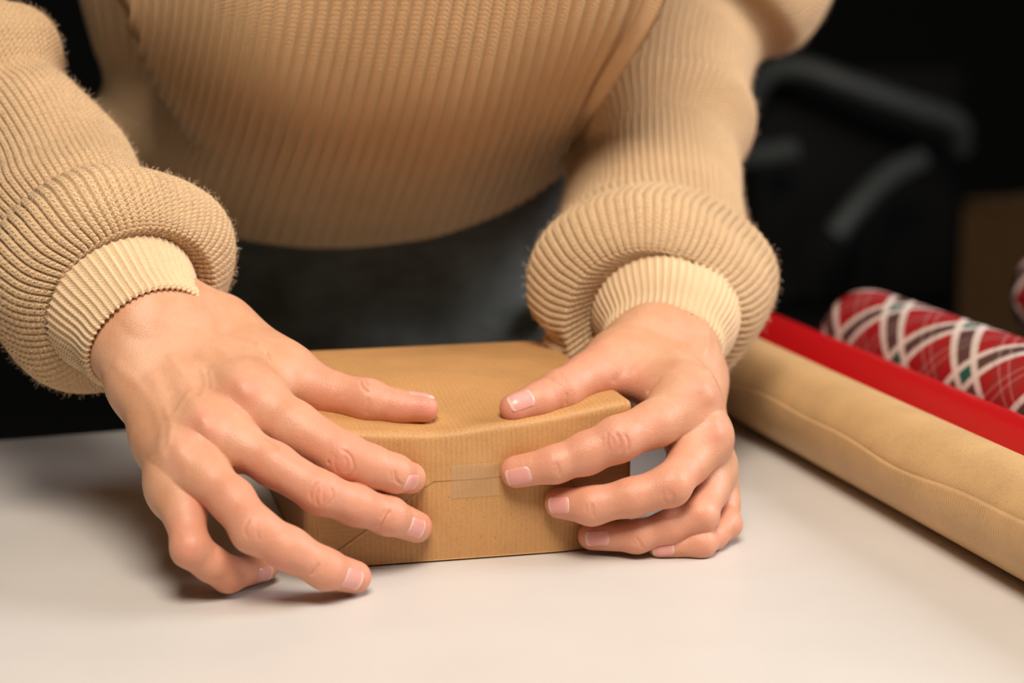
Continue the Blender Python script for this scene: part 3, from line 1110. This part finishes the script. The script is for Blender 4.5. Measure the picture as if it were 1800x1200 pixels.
def front_off(u, z):
    """how far the paper stands off the flat front (m)"""
    b = 0.0022 * np.sin(np.pi * np.clip(u / BOX_W, 0, 1)) * np.sin(np.pi * np.clip(z / .058, 0, 1))
    for fld, fing, names in ((HAND_L, FING_L, ('index', 'middle')), (HAND_R, FING_R, ('index', 'middle', 'ring'))):
        for nme in names:
            p = fing[nme][0][-1] - BOX_FL
            q = ((u - p @ BW) ** 2 + (z - p[2]) ** 2) / .009 ** 2
            b = b - 0.0022 * np.exp(-q)
    return b


def box_map(c):
    """unit cube grid points (n,3 in 0..1) -> paper surface"""
    r = .0035
    size = np.array([BOX_W, BOX_D, BOX_HT])
    p = c * size
    q = np.clip(p, r, size - r)
    d = p - q
    L = np.linalg.norm(d, axis=1, keepdims=True)
    p = q + d / np.maximum(L, 1e-9) * r
    W = BOX_FL + p[:, :1] * BW + p[:, 1:2] * BD
    top = box_top(W)
    z = p[:, 2] * top / BOX_HT
    fo = front_off(p[:, 0], z) * np.clip(1 - p[:, 1] / .02, 0, 1)
    W = W - fo[:, None] * BD
    W[:, 2] = z
    return W


def cube_grid(n):
    Vs, Fs, off = [], [], 0
    for ax in range(3):
        for s in (0, 1):
            a, b = np.meshgrid(np.linspace(0, 1, n[(ax + 1) % 3]), np.linspace(0, 1, n[(ax + 2) % 3]), indexing='ij')
            P = np.zeros(a.shape + (3,))
            P[..., ax] = s
            P[..., (ax + 1) % 3] = a
            P[..., (ax + 2) % 3] = b
            f = grid_faces(*a.shape)
            Fs.append((f if s == 0 else f[:, ::-1])[:, ::-1] + off)
            Vs.append(P.reshape(-1, 3))
            off += a.size
    V = np.concatenate(Vs)
    key = np.round(V * 1e6).astype(np.int64)
    _, first, inv = np.unique(key, axis=0, return_index=True, return_inverse=True)
    return V[first], inv.ravel()[np.concatenate(Fs)]


gift = empty('gift_box', tuple((BOX_FL + BOX_FR) / 2 + BD * BOX_D / 2))
tag(gift, 'small box wrapped in brown ribbed kraft paper, held between both hands on the table', 'gift box')
cv, cf = cube_grid((90, 90, 60))
child_of(mesh_np('wrapping_paper', box_map(cv), cf, KRAFT_BOX), gift)


def sheet(name, polyuv, mat, off, n=40, thick=.0003, off_top=None):
    """a folded paper sheet on the front of the box: quad given in (u, z), bilinear"""
    a, b, c2, d = [np.array(q, float) for q in polyuv]
    s, tt = np.meshgrid(np.linspace(0, 1, n), np.linspace(0, 1, n), indexing='ij')
    s, tt = s[..., None], tt[..., None]
    uz = (a * (1 - s) + b * s) * (1 - tt) + (d * (1 - s) + c2 * s) * tt
    u, z = uz[..., 0].ravel(), uz[..., 1].ravel()
    off = off + (tt * np.ones_like(s)).ravel() * ((off_top or off) - off)
    fo = front_off(u, z)
    base = BOX_FL + u[:, None] * BW
    base[:, 2] = z
    V1 = base - (fo + off)[:, None] * BD
    V0 = base - (fo + off - thick)[:, None] * BD
    m = n * n
    F1 = grid_faces(n, n)
    ring = [i for i in range(n)] + [n * k + n - 1 for k in range(1, n)] + [n * (n - 1) + k for k in range(n - 2, -1, -1)] + [n * k for k in range(n - 2, 0, -1)]
    F2 = np.array([(ring[i], ring[(i + 1) % len(ring)], ring[(i + 1) % len(ring)] + m, ring[i] + m) for i in range(len(ring))])
    return child_of(mesh_np(name, np.concatenate([V1, V0]), np.concatenate([F1, F1[:, ::-1] + m, F2]), mat, None, False), gift)


e = .0028
zt = .036
sheet('folded_flap', [(e, .0008), (BOX_W - e, .0008), (BOX_W - .031, zt), (.055, zt)], KRAFT_BOX, .0006, 44, .00008, .0001)
sheet('side_fold', [(e + .004, .001), (.058, .0335), (.020, .0345), (.004, .0345)], KRAFT_SIDE, .00006, 30, .00004)
sheet('side_fold', [(BOX_W - e - .004, .001), (BOX_W - .004, .0345), (BOX_W - .020, .0345), (BOX_W - .034, .0335)], KRAFT_SIDE, .00006, 30, .00004)
t = NT('clear_tape')
t.set(Base_Color=(.62, .45, .27), Roughness=0.5, Alpha=0.15, Specular_IOR_Level=0.6)
sheet('clear_tape', [(.062, .0285), (.083, .0285), (.083, .0425), (.062, .0425)], t.m, .0009, 16, .0002)

# ------------------------------------------------------------------ table
TAB = math.radians(20)
tx = np.array([math.cos(TAB), math.sin(TAB), 0])
ty = np.array([-math.sin(TAB), math.cos(TAB), 0])
edge0 = np.array([-.246, 1.002, 0])
table = empty('work_table', tuple(edge0 + tx * .25 - ty * .4 + [0, 0, -.9]))
tag(table, 'white-topped table with a smooth matte surface under the wrapped box and paper rolls', 'table')
t = NT('white_tabletop')
o = t.obj()
c = t.ramp(t.noise(7, 4, .6, o), [(0.3, (.59, .555, .515)), (0.7, (.63, .595, .555))])
t.set(Base_Color=c, Roughness=t.ramp(t.noise(30, 3, .6, o), [(0.3, (.36,) * 3), (0.7, (.46,) * 3)]), Normal=t.bump(t.noise(700, 2, .5, o), .15, .0002), Specular_IOR_Level=.4)
LAM = t.m
LEGM = mat_plain('grey_steel', (.18, .18, .18), 0.4, 0.05)
bm = bmesh.new()
TW, TD = 1.7, .86
tc = edge0 + tx * .25 - ty * TD / 2
bm_box(bm, tuple(tc + [0, 0, -.0175]), (TW, TD, .035), TAB, .003)
child_of(obj_bm('tabletop', bm, LAM), table)
for sx in (-1, 1):
    for sy in (-1, 1):
        bm = bmesh.new()
        p = tc + tx * sx * (TW / 2 - .06) + ty * sy * (TD / 2 - .2) + [0, 0, -.4675]
        bm_box(bm, tuple(p), (.05, .05, .865), TAB, .003)
        child_of(obj_bm('leg', bm, LEGM), table)
bm = bmesh.new()
for sx in (-1, 1):
    p = tc + tx * sx * (TW / 2 - .06) + [0, 0, -.06]
    bm_box(bm, tuple(p), (.03, TD - .4, .05), TAB, .002)
for sy in (-1, 1):
    p = tc + ty * sy * (TD / 2 - .2) + [0, 0, -.06]
    bm_box(bm, tuple(p), (TW - .12, .03, .05), TAB, .002)
child_of(obj_bm('support_frame', bm, LEGM), table)


# ------------------------------------------------------------------ paper rolls
def roll(name, label, x0, phi, r, mat, core_mat, edge_deg, wave, y0, y1, step=.0009, core_r=.6, group=None, zbase=0.0, turns=2.25):
    """a rolled sheet: spiral cross-section; top_a/top_b two points on the line of its crest"""
    d = np.array([-math.sin(phi), math.cos(phi), 0])
    a = np.array([x0, .75, 0])
    A = a + d * ((y0 - a[1]) / d[1])
    B = a + d * ((y1 - a[1]) / d[1])
    A[2] = B[2] = zbase + r + .0002
    side = np.array([d[1], -d[0], 0])
    root = empty(name, (float((A[0] + B[0]) / 2), float((A[1] + B[1]) / 2), zbase))
    tag(root, label, 'paper roll', group)
    L = np.linalg.norm(B - A)
    nvv, nuu = 90, int(72 * turns)
    v = np.linspace(0, 1, nvv)
    u = np.linspace(0, 1, nuu)
    ed = math.radians(edge_deg) + wave(v * L) / r
    th = ed[:, None] - u[None, :] * turns * 2 * math.pi
    rr = r - step * u[None, :] * turns + 0 * th
    # the free edge lifts a little
    rr = rr + .0006 * np.exp(-u[None, :] / .012)
    P = A + (B - A) * v[:, None, None] + rr[..., None] * (np.sin(th)[..., None] * side + np.cos(th)[..., None] * np.array([0, 0, 1.0]))
    uvm = np.stack([np.broadcast_to((u * turns * 2 * math.pi * r)[None, :], th.shape), np.broadcast_to((v * L)[:, None], th.shape)], -1)
    ob = mesh_np('paper_sheet', P.reshape(-1, 3), grid_faces(nvv, nuu), mat, None, True, uvm.reshape(-1, 2))
    md = ob.modifiers.new('thickness', 'SOLIDIFY')
    md.thickness = .00025
    md.offset = 0
    child_of(ob, root)
    rc = r * core_r
    rc = r - step * turns - .0016
    th = np.arange(40) / 40 * 2 * math.pi
    ringp = np.array([(rc, 0), (rc, 1), (rc - .0018, 1), (rc - .0018, 0), (rc, 0)])
    P = np.array([[A + (B - A) * q + R_ * (math.sin(x) * side + math.cos(x) * np.array([0, 0, 1.0])) for x in th] for R_, q in ringp])
    child_of(mesh_np('cardboard_core', P.reshape(-1, 3), grid_faces(5, 40, True), core_mat, None, False), root)
    return root


CARD = mat_plain('grey_cardboard', (.30, .22, .14), 0.8)
dirk = np.array([-math.sin(.276), math.cos(.276), 0])
KRAFT_ROLL = mat_kraft('kraft_roll_paper', (.58, .37, .175), tuple(dirk), 0.0018, 0.00012, .42)
RED = NT('red_gloss_paper')
RED.set(Base_Color=(.44, .004, .006), Roughness=0.38, Specular_IOR_Level=0.4)


def mat_plaid():
    t = NT('tartan_paper')
    sp = t.n('ShaderNodeSeparateXYZ')
    t.l(t.uv(), sp.inputs[0])
    x0, y0 = sp.outputs[0], sp.outputs[1]
    a = math.radians(38)
    def lin(cx, cy):
        return t.math('ADD', t.math('MULTIPLY', x0, cx), t.math('MULTIPLY', y0, cy))
    per = .052
    fr_ = []
    for cx, cy in ((math.cos(a), math.sin(a)), (-math.sin(a), math.cos(a))):
        fr_.append(t.math('FRACT', t.math('ADD', t.math('DIVIDE', lin(cx, cy), per), 10.0)))
    def band(f, c0, wdt):
        return t.math('LESS_THAN', t.math('ABSOLUTE', t.math('SUBTRACT', f, c0)), wdt)
    col = None
    base = (.34, .008, .012)
    layers = [(.0, 0), (.0, 1)]
    c = None
    cur = base
    # broad dark bands
    dk = [band(f, .5, .085) for f in fr_]
    node = t.mix(t.math('MULTIPLY', dk[0], .8), base, (.035, .05, .045))
    node = t.mix(t.math('MULTIPLY', dk[1], .8), node, (.035, .05, .045))
    node = t.mix(t.math('MULTIPLY', dk[0], dk[1]), node, (.008, .10, .075))
    # white borders of the bands
    for f in fr_:
        for c0 in (.37, .63):
            node = t.mix(t.math('MULTIPLY', band(f, c0, .045), .9), node, (.72, .62, .56))
    # fine lines in between
    for f in fr_:
        for c0, colr in ((.0, (.04, .06, .05)), (.06, (.55, .40, .36)), (.94, (.55, .40, .36)), (.12, (.04, .06, .05)), (.88, (.04, .06, .05))):
            node = t.mix(t.math('MULTIPLY', band(f, c0, .010), .35), node, colr)
    t.set(Base_Color=node, Roughness=0.45)
    return t.m


PLAID = mat_plaid()
roll('kraft_paper_roll', 'thick roll of brown kraft paper lying nearest on the table, wavy seam along it', .2149, .2760, .02366,
     KRAFT_ROLL, CARD, -68, lambda q: .0016 * np.sin(q * 26 + 1) + .0008 * np.sin(q * 61) - (q - .3) * .012, .45, 1.15)
roll('red_paper_roll', 'plain glossy red paper roll between the kraft roll and the tartan roll', .2634, .2712, .0222,
     RED.m, CARD, -140, lambda q: 0 * q, .50, 1.17)
roll('tartan_paper_roll', 'red tartan paper roll with white and green checks, lying behind the red roll', .3188, .2703, .0308,
     PLAID, CARD, -120, lambda q: .002 * np.sin(q * 14), .55, 1.125)
roll('tartan_paper_roll', 'red tartan paper roll cut off by the right edge of the view, far end showing', at(1868, 510, 1.25)[0] + .5 * math.tan(.27), .27, .039,
     PLAID, CARD, 60, lambda q: .002 * np.sin(q * 14), .70, 1.25)

# ------------------------------------------------------------------ room beyond
DARK = mat_plain('dark_painted_wall', (.012, .012, .012), 0.9)
FLO = mat_plain('dark_carpet', (.02, .019, .018), 0.95, bump=.002)
def slab(name, c, size, m):
    bm = bmesh.new()
    bm_box(bm, c, size)
    return tag(obj_bm(name, bm, m), kind='structure')
slab('floor', (0, 2.0, -.925), (8, 8, .05), FLO)
slab('wall_back', (0, 5.5, .5), (8, .1, 2.9), DARK)
slab('wall_right', (3.6, 2.0, .5), (.1, 7.0, 2.9), DARK)
slab('wall_left', (-3.6, 2.0, .5), (.1, 7.0, 2.9), DARK)

# carton
CARTON = mat_plain('brown_carton', (.17, .085, .030), 0.85, 0.1)
carton = empty('cardboard_box', (1.10, 2.95, -.9))
tag(carton, 'large brown cardboard box standing out of focus behind the tartan rolls', 'box')
rz = math.radians(28)
bm = bmesh.new()
Mz = Matrix.Rotation(rz, 4, 'Z')
cw, cd, chh = .56, .5, .79
for (cx, cy, sx, sy) in ((0, -cd / 2, cw, .006), (0, cd / 2, cw, .006), (-cw / 2, 0, .006, cd), (cw / 2, 0, .006, cd)):
    p = Mz @ Vector((cx, cy, 0))
    bm_box(bm, (1.10 + p.x, 2.95 + p.y, -.9 + chh / 2), (sx, sy, chh), rz)
bm_box(bm, (1.10, 2.95, -.895), (cw - .01, cd - .01, .006), rz)
child_of(obj_bm('carton_body', bm, CARTON), carton)
for k, (cx, cy, sx, sy, tilt, axn) in enumerate(((0, -cd / 2 + .1, cw, .2, -8, 'X'), (0, cd / 2 - .1, cw, .2, 8, 'X'), (-cw / 2 + .1, 0, .2, cd - .03, -22, 'Y'), (cw / 2 - .1, 0, .2, cd - .03, 14, 'Y'))):
    bm = bmesh.new()
    p = Mz @ Vector((cx, cy, 0))
    lift = abs(math.sin(math.radians(tilt))) * .1
    bm_box(bm, (1.10 + p.x, 2.95 + p.y, -.9 + chh + .004 + lift * .3), (sx, sy, .005), rot=Mz @ Matrix.Rotation(math.radians(tilt * .3), 4, axn))
    child_of(obj_bm('flap', bm, CARTON), carton)

# office chair, only its pale trim shows in the dark
BLK = mat_plain('black_upholstery', (.006, .006, .006), 0.8)
TRIM = mat_plain('grey_plastic_trim', (.11, .12, .115), 0.45)
chair = empty('office_chair', (.66, 3.5, -.9))
tag(chair, 'black office chair with pale grey rim and armrests, far back in the dark', 'chair')


def sweep(name, pts, r, m, n=10, flat=1.0, parent=None):
    P = cr(np.array(pts, float), 40)
    T = np.gradient(P, axis=0)
    T /= np.linalg.norm(T, axis=1, keepdims=True)
    up = np.array([0, 1.0, 0])
    e1 = np.cross(T, up)
    e1 /= np.linalg.norm(e1, axis=1, keepdims=True)
    e2 = np.cross(T, e1)
    th = np.arange(n) / n * 2 * math.pi
    V = P[:, None] + r * (np.cos(th)[None, :, None] * e1[:, None] * flat + np.sin(th)[None, :, None] * e2[:, None])
    V = np.concatenate([V.reshape(-1, 3)])
    Fq = grid_faces(len(P), n, True)
    ob = mesh_np(name, V, Fq, m)
    return child_of(ob, chair) if parent is None else ob


bm = bmesh.new()
bm_box(bm, (.66, 3.48, -.42), (.48, .46, .08), .2, .03)
child_of(obj_bm('seat', bm, BLK, smooth=True), chair)
bm = bmesh.new()
bm_box(bm, (.67, 3.68, -.14), (.44, .05, .46), .2, .02)
child_of(obj_bm('backrest', bm, BLK, smooth=True), chair)
zc = lambda px, py, Y: at(px, py, Y)
sweep('back_rim', [zc(1310, 190, 3.5), zc(1350, 130, 3.48), zc(1410, 120, 3.46), zc(1500, 150, 3.44), zc(1600, 185, 3.44), zc(1680, 215, 3.46), zc(1690, 260, 3.5)], .022, TRIM)
for pts in ([zc(1465, 415, 3.25), zc(1510, 360, 3.27), zc(1560, 310, 3.3), zc(1620, 280, 3.33)], [zc(1290, 278, 3.45), zc(1340, 272, 3.42), zc(1400, 262, 3.4)]):
    sweep('armrest', pts, .022, TRIM)
sweep('arm_post', [zc(1540, 330, 3.3), zc(1530, 420, 3.32), (.62, 3.42, -.42)], .014, BLK)
sweep('arm_post', [zc(1340, 272, 3.42), zc(1335, 380, 3.44), (.48, 3.50, -.42)], .014, BLK)
sweep('gas_post', [(.66, 3.5, -.46), (.66, 3.505, -.65), (.66, 3.5, -.84)], .025, BLK)
for k in range(5):
    a_ = k * 2 * math.pi / 5
    ex, ey = .66 + .29 * math.cos(a_), 3.5 + .29 * math.sin(a_)
    sweep('base_arm', [(.66, 3.5, -.82), (.66 + .15 * math.cos(a_), 3.5 + .15 * math.sin(a_), -.835), (ex, ey, -.85)], .018, BLK)
    bm = bmesh.new()
    bmesh.ops.create_cone(bm, cap_ends=True, segments=16, radius1=.026, radius2=.026, depth=.03, matrix=Matrix.Translation((ex, ey, -.874)) @ Matrix.Rotation(a_, 4, 'Z') @ Matrix.Rotation(math.pi / 2, 4, 'X'))
    child_of(obj_bm('caster', bm, BLK), chair)
